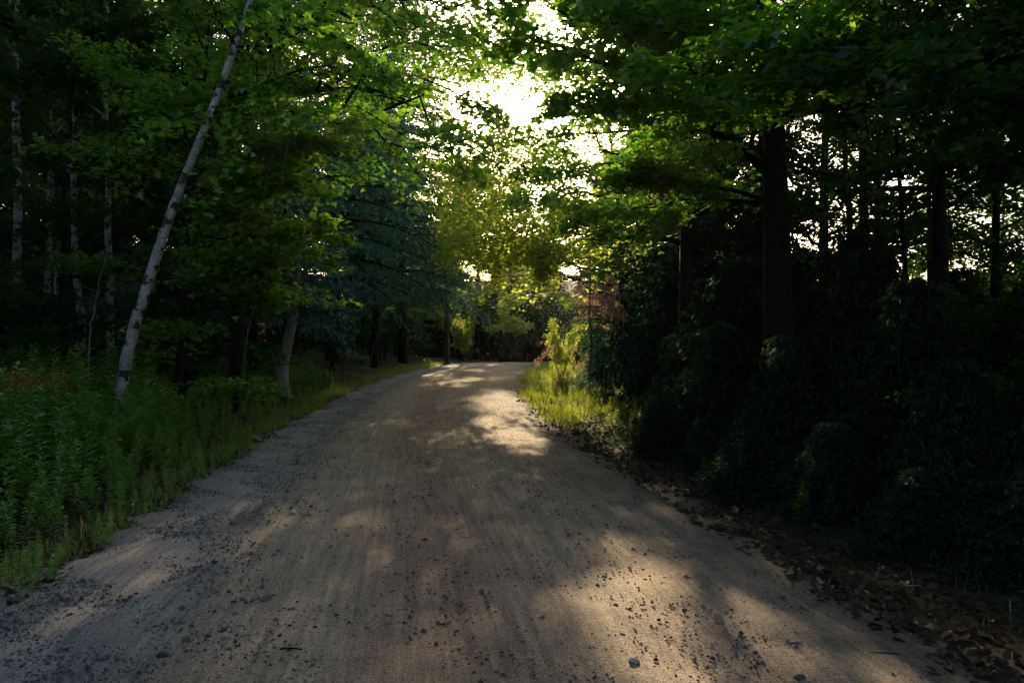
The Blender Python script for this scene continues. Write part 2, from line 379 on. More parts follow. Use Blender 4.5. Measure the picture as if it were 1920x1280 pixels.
# ------------------------------------------------------------------ light gaps in the canopy (world space)
TUN = []     # (ground point, radius): the openings the low sun reaches the ground through
def tun(x, y, r, z=None, t0=0.): TUN.append((np.array([x, y, gz(x, y) if z is None else z]), r, t0))
for a in [(.85, 5.6, .32), (.62, 4.75, .28), (.80, 4.2, .28), (1.5, 4.5, .2), (1.9, 3.9, .2), (.0, 14.6, .45), (.3, 13.2, .4), (-.5, 17, .35),
          (-1.6, 44, .7), (-.2, 40, .5), (-1.6, 31, .5), (-.4, 34, .8), (1.6, 34, 1.3), (2.1, 28, .9), (2.2, 23, .8), (.2, 26, .4), (-1.8, 50, .8), (-3, 47, .5)]: tun(*a)
tun(-3.6, 57, 1.6, 2.9); tun(-3.6, 57, 1.3, 1.2); tun(1.4, 32, 1.3, 1.7); tun(0.05, 0, .34, 1.9); tun(.95, 0, .22, 2.3); tun(2.1, 23, .7, 2.7); tun(.45, 0, .30, 3.1); tun(-.35, 0, .2, 3.0); tun(-.9, 0, .22, 2.2); tun(0, 0, .18, .95)
tun(2.4, 12, .8, 5.6, 2.2); tun(3.3, 11, .7, 6.2, 2.2); tun(1.8, 13, .6, 4.9, 2.2); tun(-1.4, 10, .6, 4.4, 2.2); tun(2.6, 20, .7); tun(3.0, 24, .7); tun(1.6, 18.5, .6); tun(2.0, 16.8, .4); tun(1.2, 21.5, .5)
def keep(P, rr, thin=.85):
    k = np.ones(len(P), bool)
    for g, r, t0 in TUN:
        d = P - g; t = d @ S
        dist = np.linalg.norm(d - t[:, None] * S, axis=1)
        k &= ~((t > t0) & (dist < r * (.75 + .5 * rr.random(len(P)))))
    inc = (P[:, 0] > -1.3) & (P[:, 0] < 2.2) & (P[:, 2] > 3.0) & (P[:, 1] > 7)
    k &= ~(inc & (rr.random(len(P)) > thin))
    return k

# ------------------------------------------------------------------ trees
def interp_path(P, t):
    u = np.linspace(0, 1, len(P)); return np.array([np.interp(t, u, P[:, k]) for k in range(3)])

def limb_set(r, tubes, start, end, rad, nsub, sublen, lift=.06, flat=.25, sides=5, subr=.35):
    """one limb with side branches; returns the twig points that carry leaves"""
    start = np.asarray(start, float); end = np.asarray(end, float)
    L = np.linalg.norm(end - start); mid = (start + end) / 2 + np.array([0, 0, lift * L]) + r.normal(size=3) * .05 * L
    n = max(5, int(L / .35)); P = curve(start, mid, end, n); P[1:-1] += r.normal(size=(n - 2, 3)) * .012 * L
    tubes.add(P, np.linspace(rad, rad * .12, n), sides)
    pts = [P[int(n * .45):]]
    for k in range(nsub):
        s = .22 + .78 * (k + .6) / nsub
        q = interp_path(P, s); d = interp_path(P, min(1, s + .05)) - interp_path(P, max(0, s - .05)); d /= np.linalg.norm(d) + 1e-9
        a = (1 if k % 2 else -1) * r.uniform(.5, 1.15)
        d2 = np.array([d[0] * math.cos(a) - d[1] * math.sin(a), d[0] * math.sin(a) + d[1] * math.cos(a), d[2] * .6 + r.normal() * flat])
        l2 = sublen * L * r.uniform(.6, 1.15) * (1.25 - .6 * s)
        e2 = q + d2 * l2 + np.array([0, 0, -.12 * l2])
        m = max(4, int(l2 / .25)); Q = curve(q, q + d2 * l2 * .5 + np.array([0, 0, .05 * l2]), e2, m)
        tubes.add(Q, np.linspace(rad * subr * (1.1 - .6 * s), .004, m), 4)
        pts.append(curve(q, q + d2 * l2 * .5, e2, m * 2)[m // 2:])
    return np.concatenate(pts)

def broadleaf(r, trunk, tr, t0, nlimb, R, nsub=6, up=.25, sublen=.45, taper=.5, azc=None):
    tub = Tubes(); tub.add(trunk, np.interp(np.linspace(0, 1, len(trunk)), [0, .04, .12, 1], [tr * 1.35, tr * 1.1, tr, tr * .12]), 10, .02)
    tw = []
    for k in range(nlimb):
        u = (k + .5) / nlimb; t = t0 + (1 - t0) * u
        p = interp_path(trunk, t); az = k * 2.4 + r.normal() * .3
        L = R * (1 - taper * u ** 2) * r.uniform(.7, 1.12); el = up + .85 * u + r.normal() * .08
        d = np.array([math.cos(az) * math.cos(el), math.sin(az) * math.cos(el), math.sin(el)])
        tw.append(limb_set(r, tub, p, p + d * L + np.array([0, 0, -.1 * L]), max(.018, tr * .38 * (1 - .7 * u)), nsub, sublen))
    return tub, np.concatenate(tw)

def scatter(r, tw, n, rh, rv):
    i = r.integers(0, len(tw), n)
    return tw[i] + r.normal(size=(n, 3)) * np.array([rh, rh, rv])

def conifer_parts(r, H, R, tr, z0, nwh, nfol, droop=.35, size=(.09, .17), lean=(0, 0), per=6):
    tub = Tubes(); n = 14
    trunk = np.stack([np.linspace(0, lean[0], n) + r.normal(size=n) * .02, np.linspace(0, lean[1], n) + r.normal(size=n) * .02, np.linspace(0, H, n)], 1)
    tub.add(trunk, np.linspace(tr, tr * .06, n), 8)
    seg = []; sd = []
    for w in range(nwh):
        u = (w + .5) / nwh; z = z0 + (H - z0) * u
        p = interp_path(trunk, z / H)
        for k in range(per):
            az = k * 2 * math.pi / per + w * .7 + r.normal() * .25
            L = R * (1 - u ** 1.4) * r.uniform(.65, 1.15) + .25
            d = np.array([math.cos(az), math.sin(az), 0])
            e = p + d * L + np.array([0, 0, -droop * L * r.uniform(.6, 1.3)])
            P = curve(p, p + d * L * .5 + np.array([0, 0, .05 * L]), e, max(5, int(L / .25)))
            tub.add(P, np.linspace(tr * .16 * (1 - u) + .012, .004, len(P)), 4)
            side = np.array([-d[1], d[0], 0])
            m = max(3, int(L / .16))
            for s in np.linspace(.18, 1, m):
                q = interp_path(P, s)
                for sg in (-1, 1):
                    l2 = (.5 * L * (1.08 - s) + .16) * r.uniform(.6, 1.1)
                    e2 = q + (d * .55 + side * sg) * l2 * .8 + np.array([0, 0, -.32 * l2 - .04])
                    cnt = max(2, int(l2 / .09))
                    f = r.random(cnt)[:, None]
                    seg.append(q + (e2 - q) * f); sd.append(np.repeat([(e2 - q) / l2], cnt, 0))
    seg = np.concatenate(seg); sd = np.concatenate(sd)
    i = r.integers(0, len(seg), nfol)
    pos = seg[i] + r.normal(size=(nfol, 3)) * np.array([.05, .05, .045])
    T = sd[i] + r.normal(size=(nfol, 3)) * .5 + np.array([0, 0, -.35]); T /= np.linalg.norm(T, axis=1)[:, None]
    N = np.array([0, 0, 1.]) + .5 * r.normal(size=(nfol, 3)); N -= (N * T).sum(1)[:, None] * T; N /= np.linalg.norm(N, axis=1)[:, None]
    return tub, pos, N, T, r.uniform(*size, nfol)

def plant_tree(root, tub, bark, pos, N, T, size, tm, tf, lm, name='crown'):
    obj('trunk', tub.mesh('trunk', M[bark]), root)
    return obj(name, leaf_mesh(name, pos, N, T, size, tm, tf, M[lm]), root)

# prototypes (their own positions are given when they are first used)
def vtrunk(r, H, wob=.12, n=16):
    P = np.stack([np.cumsum(r.normal(size=n)) * wob * .3, np.cumsum(r.normal(size=n)) * wob * .3, np.linspace(-.15, H, n)], 1); P[:, :2] -= P[0, :2]
    return P

def proto_broad(seed, name, cat, H, tr, t0, R, nlimb, nleaf, ls, bark, lm, up=.2, nsub=6, rh=.22, rv=.10, tm=RHOM_T, tf=RHOM_F, tilt=.45):
    r = np.random.default_rng(seed); tub, tw = broadleaf(r, vtrunk(r, H), tr, t0, nlimb, R, nsub, up)
    pos = scatter(r, tw, nleaf, rh, rv); N, T = frames(nleaf, tilt, .35, r)
    root = thing(name, 'x', cat)
    plant_tree(root, tub, bark, pos, N, T, r.uniform(ls * .7, ls * 1.2, nleaf), tm, tf, lm)
    return root

def proto_con(seed, name, H, R, tr, z0, nwh, nfol, lm='needle', cat='conifer', **kw):
    r = np.random.default_rng(seed); tub, pos, N, T, sz = conifer_parts(r, H, R, tr, z0, nwh, nfol, **kw)
    root = thing(name, 'x', cat); plant_tree(root, tub, 'bark', pos, N, T, sz, NEED_T, NEED_F, lm, 'foliage'); return root

def proto_shrub(seed, name, H, R, nst, nleaf, ls, lm, rh=.10, rv=.07):
    r = np.random.default_rng(seed); tub = Tubes(); tw = []
    for k in range(nst):
        az = k * 2.4 + r.normal() * .3; rr = R * r.uniform(.3, 1); hh = H * r.uniform(.55, 1)
        e = np.array([math.cos(az) * rr, math.sin(az) * rr, hh])
        tw.append(limb_set(r, tub, (math.cos(az) * .08, math.sin(az) * .08, -.1), e, .016, 7, .32, lift=.15))
    tw = np.concatenate(tw); tw = tw[tw[:, 2] > .15]
    pos = scatter(r, tw, nleaf, rh, rv); N, T = frames(nleaf, .5, .3, r)
    root = thing(name, 'x', 'shrub')
    obj('stems', tub.mesh('stems', M['bark']), root)
    obj('foliage', leaf_mesh('foliage', pos, N, T, r.uniform(ls * .7, ls * 1.2, nleaf), OVAL_T, OVAL_F, M[lm]), root); return root

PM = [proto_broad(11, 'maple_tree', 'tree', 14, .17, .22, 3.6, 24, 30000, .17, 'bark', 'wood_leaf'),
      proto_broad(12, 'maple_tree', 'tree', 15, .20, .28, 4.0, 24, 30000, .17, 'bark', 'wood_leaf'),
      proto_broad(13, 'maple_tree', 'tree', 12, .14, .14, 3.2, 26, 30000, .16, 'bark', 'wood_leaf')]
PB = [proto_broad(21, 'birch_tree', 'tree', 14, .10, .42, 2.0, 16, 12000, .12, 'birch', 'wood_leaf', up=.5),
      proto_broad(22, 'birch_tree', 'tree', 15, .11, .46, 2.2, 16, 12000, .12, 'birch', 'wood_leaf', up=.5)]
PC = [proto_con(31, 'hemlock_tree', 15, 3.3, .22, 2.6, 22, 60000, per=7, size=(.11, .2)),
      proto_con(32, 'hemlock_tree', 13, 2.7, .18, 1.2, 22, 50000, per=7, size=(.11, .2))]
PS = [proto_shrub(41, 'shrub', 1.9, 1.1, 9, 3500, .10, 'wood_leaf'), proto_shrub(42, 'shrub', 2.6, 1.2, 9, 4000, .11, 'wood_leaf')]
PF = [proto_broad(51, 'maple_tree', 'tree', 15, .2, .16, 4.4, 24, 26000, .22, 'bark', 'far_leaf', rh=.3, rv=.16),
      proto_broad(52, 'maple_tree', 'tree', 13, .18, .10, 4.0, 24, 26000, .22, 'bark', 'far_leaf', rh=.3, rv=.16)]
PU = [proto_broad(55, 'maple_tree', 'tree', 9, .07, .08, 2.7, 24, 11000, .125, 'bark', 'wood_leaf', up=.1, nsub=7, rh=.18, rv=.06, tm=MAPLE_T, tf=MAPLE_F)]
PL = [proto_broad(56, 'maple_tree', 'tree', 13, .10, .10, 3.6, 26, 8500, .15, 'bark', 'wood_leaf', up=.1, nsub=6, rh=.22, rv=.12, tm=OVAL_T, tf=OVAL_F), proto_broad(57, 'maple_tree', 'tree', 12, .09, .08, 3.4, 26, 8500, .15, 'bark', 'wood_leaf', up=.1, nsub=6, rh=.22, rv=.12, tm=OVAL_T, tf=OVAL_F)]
used = set()
def place(p, label, x, y, rz=0., sc=1., group=None, dz=0., tilt=(0, 0)):
    loc = (x, y, float(gz(x, y)) + dz)
    if p.name in used: return copy_thing(p, label, loc, rz, sc, group, tilt)
    used.add(p.name); p['label'] = label; p.location = loc; p.rotation_euler = (tilt[0], tilt[1], rz); p.scale = (sc,) * 3 if not isinstance(sc, tuple) else sc
    if group: p['group'] = group
    return p

# --- the woods left of the road: rows of maples behind the birches
G1 = 'maples in the dark woods left of the road'
L1 = 'dark maple deep in the black woods left of the road'
spots = []
r = np.random.default_rng(3)
for y in np.arange(11, 64, 5.2):
    for x in np.arange(-12.5, -40, -5.2):
        if x < -12.5 - max(0, (y - 40)) * .0:
            spots.append((x + r.normal() * .9, y + r.normal() * .9))
vis = [(x, y) for x, y in spots if abs(x) / y < .95]
for k, (x, y) in enumerate(vis):
    place(PM[k % 3], L1, x, y, r.uniform(0, 6.28), r.uniform(.85, 1.15), G1)
for k, (x, y) in enumerate([(-10.6, 9.5), (-9.6, 21.5), (-10, 31), (-9, 40), (-8.2, 47), (-7.8, 54), (-10, 60)]):
    place(PM[(k + 2) % 3], L1, x, y, k * 1.3, .9, G1)
for k, (x, y) in enumerate([(-13, 6.5), (-17, 2), (-15.5, 9), (-18, -5), (-10.5, -7), (-11, -15), (-7.5, -22), (-13, -26), (-2.5, -27), (3, -30), (-8, -32)]):  # unseen trees beside and behind the camera, added to block skylight
    place(PM[k % 3], L1, x, y, k * 1.7, 1.0, G1)
# --- thin white birches standing in front of them
for k, (bx, d, tl, sc, lab) in enumerate([
        (18, 16.0, .02, 1.0, 'white birch at the far left edge, thickest of the thin straight birches'),
        (82, 19.5, .03, .8, 'thin white birch just right of the leftmost birch'),
        (160, 19.0, .05, .9, 'white birch with dark flecks midway between the left edge and the leaning birch'),
        (215, 17.5, .10, .75, 'slender birch leaning right beside the big leaning birch'),
        (105, 23.0, -.01, .8, 'faint thin birch far back in the left woods')]):
    x = (bx - CXP) / FPX * d
    place(PB[k % 2], lab, x, d, k * 1.7, sc, 'thin birches in the left woods', 0, (0, tl))

# --- hemlocks on the left
hr = np.random.default_rng(61)
def hero_conifer(seed, name, label, x, y, H, R, tr, z0, nwh, nfol, **kw):
    r_ = np.random.default_rng(seed); tub, pos, N, T, sz = conifer_parts(r_, H, R, tr, z0, nwh, nfol, **kw)
    b = np.array([x, y, float(gz(x, y))]); k = keep(pos + b, r_, 1.0)
    root = thing(name, label, 'conifer', b); plant_tree(root, tub, 'bark', pos[k], N[k], T[k], sz[k], NEED_T, NEED_F, 'needle', 'foliage'); return root
hero_conifer(62, 'hemlock_tree', 'tall blue-green hemlock with drooping boughs hanging over the left road edge', -6.9, 31, 28, 5.0, .27, 3.2, 34, 125000, per=8, size=(.10, .19), droop=.42)
hero_conifer(63, 'hemlock_tree', 'blue-green hemlock further along the left edge, just before the bright shrub', -5.9, 43, 28, 5.0, .27, 3.8, 32, 90000, per=8, size=(.13, .24), droop=.4)
place(PC[0], 'dark hemlock half hidden behind the green maple on the left', -9.6, 25.5, .4, 1.0)
# --- conifers on the right
place(PC[1], 'dark hemlock on the right bank behind the dead brown branches', 5.6, 25, 1.0, .95)
place(PC[1], 'dark hemlock between the thick right trunk and the road', 5.9, 19, 2.2, .8)
place(PC[1], 'young dark hemlock in front of the dark hemlocks on the right bank', 4.9, 20.8, 3.3, .42)
place(PC[0], 'hemlock far along the right road edge', 6.0, 38.5, 2.9, .8)
place(PC[1], 'small blue-green young hemlock low on the right bank', 2.5, 23.5, .6, .20)

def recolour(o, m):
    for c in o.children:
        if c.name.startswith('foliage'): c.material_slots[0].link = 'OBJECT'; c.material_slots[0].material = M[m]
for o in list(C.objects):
    if o.parent is None and o.name.startswith('hemlock_tree') and o.location.x > 2.8: recolour(o, 'shaded_needle')  # right-side hemlocks take the needle copy with shade in its colour
PD = [proto_con(34, 'evergreen_bush', 3.6, 1.6, .05, .12, 15, 20000, 'shaded_needle', 'shrub', per=7, size=(.12, .21), droop=.25),
      proto_con(35, 'evergreen_bush', 3.0, 1.7, .05, .10, 13, 18000, 'shaded_needle', 'shrub', per=7, size=(.12, .21), droop=.2)]  # near-black foliage: bank shade painted into the needle colour
for k, (x, y, sc) in enumerate([(4.0, 7.2, .42), (5.4, 7.4, .55), (4.5, 9.0, .6), (6.2, 9.4, .72), (3.5, 10.2, .5), (7.6, 10.6, .72), (4.9, 11.0, .78), (3.3, 12.6, .62), (5.6, 12.9, .95), (7.0, 13.0, .8), (8.6, 12.6, .75), (4.2, 14.4, 1.0), (3.9, 15.6, .8), (9.6, 14.0, .8), (11.0, 15.6, .85), (8.2, 16.0, .9), (5.2, 16.6, 1.15), (4.5, 18.2, 1.1), (4.6, 20.0, 1.3), (6.6, 18.5, 1.2), (10.0, 18.0, .9), (12.6, 18.6, .95), (8.4, 20.0, 1.0), (4.6, 21.8, .8), (4.6, 23.5, 1.3), (5.6, 28.0, 1.3), (4.8, 32.0, 1.2)]):
    place(PD[k % 2], 'black-green evergreen bush crowding the shaded right bank', x, y, k * 1.9, sc, 'evergreen bushes on the right bank')

br = np.random.default_rng(36)
for k in range(26):  # low bushes added to fill the road edge with painted shade
    y = 5.6 + 7.0 * (k + br.random()) / 26; x = float(cx(y)) + HW + br.uniform(.9, 2.6)
    place(PD[k % 2], 'low shade-coloured evergreen seedling bush added to blacken the right road edge', x, y, k * 2.2, (br.uniform(.26, .4), br.uniform(.26, .4), br.uniform(.16, .26)), 'low evergreen bushes along the right road edge')
def dead_conifer():
    r_ = np.random.default_rng(64); tub, pos, N, T, sz = conifer_parts(r_, 5.0, 1.2, .05, 1.7, 9, 9000, per=4, size=(.08, .15), droop=.6)
    k = r_.random(len(pos)) < ss(0, 1.2, np.sin(pos[:, 2] * 2.6 + pos[:, 0]) + np.sin(pos[:, 0] * 3 + pos[:, 1] * 2.3)); x, y = 2.3, 23.6
    root = thing('dead_cedar', 'dead cedar with reddish brown needles on the right bank', 'conifer', (x, y, float(gz(x, y))))
    plant_tree(root, tub, 'twig', pos[k], N[k], T[k], sz[k], NEED_T, NEED_F, 'dead_needle', 'foliage')
dead_conifer()

# --- hero broadleaf trees, built where they stand
LEAF_ME = mesh_from('leaf', FULL_T, [FULL_F], M['maple_leaf'])
def hero(seed, name, label, trunk, tr, t0, nlimb, R, nleaf, ls, bark, lm, limbs=(), tm=MAPLE_T, tf=MAPLE_F, rh=.20, rv=.07, up=.2, thin=.85, nsub=7, single=0, limb_leaf=2500, cat='tree', tilt=.4, limbr=.05, clip=None, droop=.45):
    r_ = np.random.default_rng(seed); trunk = smooth_path(trunk, 22)
    base = trunk[0].copy()
    tub, tw = broadleaf(r_, trunk, tr, t0, nlimb, R, nsub, up)
    root = thing(name, label, cat, base)
    obj('trunk', tub.mesh('trunk', M[bark], base), root)
    pos = [scatter(r_, tw, nleaf, rh, rv)]
    for (a, b_, rad) in limbs:
        tb = Tubes(); tw2 = limb_set(r_, tb, a, b_, rad, 9, .36, lift=.07)
        br = obj('branch', tb.mesh('branch', M['bark'], base), root)
        pos.append(scatter(r_, tw2, limb_leaf, rh * .8, rv))
    pos = np.concatenate(pos)
    if clip is not None: pos = pos[clip(pos)]
    pos = pos[keep(pos, r_, thin)]
    n = len(pos); N, T = frames(n, tilt, droop, r_); sz = r_.uniform(ls * .65, ls * 1.2, n)
    singles = np.array([], int); kids = []
    if single:
        u = pos[:, 0] / pos[:, 1] * FPX; v = (pos[:, 2] - CAMZ) / pos[:, 1] * FPX
        ok = (pos[:, 1] > 3) & (np.abs(u) < 950) & (v > -600) & (v < 640)
        sc = np.where(ok, sz / np.maximum(pos[:, 1], .1), 0); singles = np.argsort(-sc)[:single]
        B = np.cross(T, N)
        for i_ in singles:
            o = bpy.data.objects.new('leaf', LEAF_ME); C.objects.link(o); kids.append(o)
            mt = Matrix([[B[i_, k] * sz[i_], T[i_, k] * sz[i_], N[i_, k] * sz[i_], pos[i_, k] - base[k]] for k in range(3)] + [[0, 0, 0, 1]])
            o.matrix_local = mt
    m = np.ones(n, bool); m[singles] = False
    cr = obj('crown', leaf_mesh('crown', pos[m] - base, N[m], T[m], sz[m], tm, tf, M[lm]), root)
    for o in kids: o.parent = cr
    return root

def gpt(pxx, d, dz=-.15):
    x = (pxx - CXP) / FPX * d; return np.array([x, d, float(gz(x, d)) + dz])

# big leaning white birch
bp = [gpt(215, 13.0), px(238, 640, 13), px(280, 530, 13), px(310, 420, 13), px(362, 295, 12.9), px(408, 185, 12.8), px(440, 85, 12.7), px(470, 5, 12.6), px(500, -100, 12.5), px(545, -260, 12.4), px(580, -420, 12.3)]
hero(71, 'birch_tree', 'large white birch with peeling bark leaning right over the left verge', bp, .092, .72, 12, 2.0, 3500, .085, 'birch', 'birch_leaf',
     limbs=[(px(428, 182, 12.8), px(640, 118, 12.0), .035), (px(445, 90, 12.7), px(380, -20, 12.2), .03)], limb_leaf=350, tm=OVAL_T, tf=OVAL_F)
# understory maple whose lit leaves hang right of the leaning birch
hero(72, 'maple_tree', 'bright green understory maple hanging in tiers beside the leaning birch', [gpt(330, 15.2), px(350, 450, 15.2), px(380, 200, 15), px(400, -60, 15)], .07, .05, 20, 2.6, 9000, .125, 'bark', 'maple_leaf', up=.05, nsub=8,
     limbs=[(px(345, 520, 15.2), px(470, 540, 13.6), .03), (px(350, 440, 15.2), px(610, 430, 13.8), .03), (px(365, 330, 15.1), px(590, 260, 13.5), .03), (px(375, 250, 15.0), px(560, 150, 13.2), .03), (px(350, 480, 15.2), px(520, 490, 13.4), .03), (px(355, 400, 15.2), px(540, 340, 13.4), .03)], limb_leaf=1700, single=120, clip=lambda P: P[:, 1] > 13.2)
# maple that overhangs the road from the left
hero(73, 'maple_tree', 'left maple with long leafy boughs reaching out over the road', [gpt(440, 17.5), px(450, 420, 17.4), px(430, 120, 17), px(470, -200, 16.8), px(480, -420, 16.6)], .14, .3, 20, 3.4, 7000, .13, 'bark', 'maple_leaf', up=.1,
     limbs=[(px(440, 260, 17.2), px(890, 255, 9.5), .06), (px(440, 180, 17.0), px(870, 150, 10.5), .06), (px(440, 120, 17), px(800, 40, 10), .06), (px(440, 100, 17), px(960, 20, 12), .06), (px(440, 100, 17), px(590, 20, 15), .05), (px(445, 200, 17), px(900, 330, 13.5), .05), (px(440, 20, 17), px(1000, -60, 13), .06), (px(440, 80, 17), px(960, 90, 13.5), .05), (px(440, 140, 17), px(930, 200, 14.5), .05)], limb_leaf=1250, single=280, nsub=7)
# thick-trunked maple on the right with a long dark bough
hero(74, 'maple_tree', 'thick dark trunked maple on the right bank with a bough over the road', [gpt(1462, 12.0), px(1455, 420, 12), px(1448, 150, 12), px(1440, -100, 12), px(1430, -420, 12)], .225, .42, 18, 3.8, 12000, .13, 'bark', 'maple_leaf', up=.1,
     limbs=[(px(1445, 330, 12), px(1020, 75, 10.4), .075), (px(1440, 220, 12), px(1000, 205, 11), .05), (px(1440, 150, 12), px(1180, 20, 9.5), .05), (px(1450, 380, 12), px(1180, 330, 12.6), .04), (px(1450, 300, 12), px(1290, 120, 8.5), .05), (px(1450, 200, 12), px(1480, 60, 8), .05), (px(1450, 380, 12), px(1130, 420, 14.6), .04), (px(1450, 200, 12), px(1090, 0, 12), .05), (px(1445, 100, 12), px(960, 10, 10.5), .05), (px(1445, 60, 12), px(1010, -40, 10), .05)], limb_leaf=1700, single=280)
hero(75, 'maple_tree', 'straight dark maple behind the thick trunk, crown lit yellow-green', [gpt(1290, 17.5), px(1288, 400, 17.5), px(1285, 100, 17.5), px(1280, -300, 17.5)], .19, .22, 18, 3.4, 5500, .13, 'bark', 'maple_leaf', up=.1, tm=OVAL_T, tf=OVAL_F,
     limbs=[(px(1288, 300, 17.5), px(1010, 330, 17), .05), (px(1288, 380, 17.5), px(1050, 430, 18), .05), (px(1288, 200, 17.5), px(1080, 130, 15), .05), (px(1288, 150, 17.5), px(930, 60, 16), .05), (px(1288, 250, 17.5), px(990, 260, 15), .05), (px(1288, 340, 17.5), px(960, 370, 20), .05)], limb_leaf=1500)
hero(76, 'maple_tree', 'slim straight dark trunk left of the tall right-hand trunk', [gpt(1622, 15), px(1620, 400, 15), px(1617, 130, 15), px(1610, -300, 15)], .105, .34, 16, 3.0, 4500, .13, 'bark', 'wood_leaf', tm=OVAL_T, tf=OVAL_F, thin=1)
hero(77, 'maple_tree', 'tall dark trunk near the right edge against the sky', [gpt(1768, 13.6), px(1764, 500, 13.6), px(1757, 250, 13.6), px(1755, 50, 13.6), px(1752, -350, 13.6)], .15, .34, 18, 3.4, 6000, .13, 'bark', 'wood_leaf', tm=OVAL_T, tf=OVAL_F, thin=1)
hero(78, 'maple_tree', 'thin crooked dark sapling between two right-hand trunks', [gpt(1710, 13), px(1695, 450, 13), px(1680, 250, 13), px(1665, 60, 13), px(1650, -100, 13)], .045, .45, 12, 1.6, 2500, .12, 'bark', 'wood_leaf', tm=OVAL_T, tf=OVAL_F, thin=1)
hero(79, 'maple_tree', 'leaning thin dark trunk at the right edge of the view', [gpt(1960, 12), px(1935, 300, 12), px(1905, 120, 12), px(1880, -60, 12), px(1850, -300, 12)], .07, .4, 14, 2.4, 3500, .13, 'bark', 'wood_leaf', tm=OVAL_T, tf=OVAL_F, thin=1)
hero(80, 'maple_tree', 'backlit maple on the right verge with boughs arching across the road', [gpt(1168, 29), px(1165, 500, 29), px(1160, 380, 29), px(1150, 290, 29), px(1140, 230, 29)], .14, .2, 20, 3.8, 9000, .16, 'bark', 'far_leaf', tm=RHOM_T, tf=RHOM_F, thin=.95, up=.1,
     limbs=[(px(1162, 520, 29), px(890, 440, 27), .06), (px(1162, 560, 29), px(935, 500, 27.5), .05), (px(1160, 450, 29), px(870, 370, 29), .06), (px(1158, 400, 29), px(890, 310, 30), .06), (px(1158, 340, 29), px(900, 230, 31), .05), (px(1158, 300, 29), px(930, 130, 30), .05), (px(1160, 470, 29), px(830, 420, 31), .05), (px(1160, 430, 29), px(850, 340, 33), .05), (px(1162, 540, 29), px(900, 470, 30), .05), (px(1160, 400, 29), px(960, 380, 27), .05), (px(1160, 520, 29), px(845, 465, 28), .05), (px(1160, 540, 29), px(885, 495, 28), .05), (px(1160, 500, 29), px(985, 440, 27), .05), (px(1160, 540, 29), px(1010, 480, 27), .05)], limb_leaf=1700, rh=.5, rv=.34)
hero(81, 'maple_tree', 'tall maple left of the road whose top leans over the gap', [gpt(700, 37), px(715, 400, 37), px(730, 150, 37), px(760, -60, 36)], .16, .3, 18, 4.0, 3500, .17, 'bark', 'far_leaf', tm=RHOM_T, tf=RHOM_F, thin=.95, up=.1,
     limbs=[(px(730, 260, 37), px(930, 230, 34), .06), (px(725, 330, 37), px(910, 330, 34), .06), (px(735, 180, 37), px(960, 120, 35), .06), (px(740, 100, 37), px(1010, 30, 35), .06), (px(720, 380, 37), px(920, 400, 35), .05), (px(720, 350, 37), px(980, 360, 36), .05), (px(722, 300, 37), px(1000, 300, 36), .05), (px(720, 440, 37), px(880, 450, 36), .05), (px(720, 460, 37), px(940, 475, 36), .05)], limb_leaf=1700, rh=.5, rv=.34, clip=lambda P: P[:, 0] > -3.3)
for k, (x, y, sc, lab) in enumerate([(-10.4, 12.6, .9, 'dim understory maple at the left edge in front of the thin birches'), (-9.0, 16.2, 1.0, 'dim understory maple just left of the leaning birch'), (-13, 17, 1.2, 'dim understory maple behind the thin birches'), (-7.9, 19.5, .95, 'dim understory maple behind the cedar trunk'), (-7.8, 11.0, .55, 'small dim maple in front of the leftmost birches')]):
    place(PU[0], lab, x, y, 1.1 * k, sc)
# maples closing the right bank canopy; those out of view added to block skylight
G2 = 'maples standing back on the right bank'
L2 = 'dark maple standing back in the woods on the right bank'
for k, (x, y, sc) in enumerate([(8.6, 9.5, .9), (9.4, 24, .9), (8.2, 31, .95), (8.8, 39, .95), (8.2, 47, .95), (9.5, 55, 1.0), (6.2, 6.0, .85), (6.4, 2.2, .9), (6.0, -2.5, .9), (6.5, -7, 1.0), (4.9, 6.2, .62), (11, 4, 1.0), (7.5, -12, 1.0), (11.5, -3, 1.0), (9, -19, 1.05), (7.5, -25, 1.05), (13, -27, 1.05)]):
    place(PM[k % 3], L2, x, y, k * 1.1, sc, G2)
for k, (x, y, sc) in enumerate([(10.4, 17.5, .95), (13.6, 20, 1.0), (16.5, 25, 1.05), (13, 28, 1.0), (18.5, 31, 1.05), (11.6, 14.2, .8), (17, 37, 1.1), (22, 36, 1.1), (9.4, 15.6, .8), (8.6, 18.6, .9), (12.0, 17.0, .9), (14.8, 17.6, .95), (7.2, 17.0, .85), (10.8, 20.5, .95)]):
    place(PL[k % 2], 'thin-crowned maple with sky showing through its leaves on the far right', x, y, k * 1.7, sc, 'thin-crowned maples on the right')
# trees that close the view past the crest, and the far woods
G3 = 'trees closing the view past the crest'
L3 = 'hazy backlit tree in the woods past the crest'
def far_hero(seed, x, y, H, R, label):
    r_ = np.random.default_rng(seed); tub, tw = broadleaf(r_, vtrunk(r_, H), .2, .14, 26, R, 6, .15)
    n_ = 20000; pos = scatter(r_, tw, n_, .3, .15); b = np.array([x, y, float(gz(x, y))]); k_ = keep(pos + b, r_, 1.0); pos = pos[k_]; n_ = len(pos)
    N_, T_ = frames(n_, .5, .4, r_); root = thing('maple_tree', label, 'tree', b)
    plant_tree(root, tub, 'bark', pos, N_, T_, r_.uniform(.20, .34, n_), RHOM_T, RHOM_F, 'far_leaf')
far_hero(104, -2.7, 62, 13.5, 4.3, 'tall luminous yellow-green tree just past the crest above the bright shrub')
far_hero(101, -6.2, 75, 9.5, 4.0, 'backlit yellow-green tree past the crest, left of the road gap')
far_hero(102, 2.2, 80, 9.5, 4.2, 'backlit yellow-green tree past the crest, middle of the road gap')
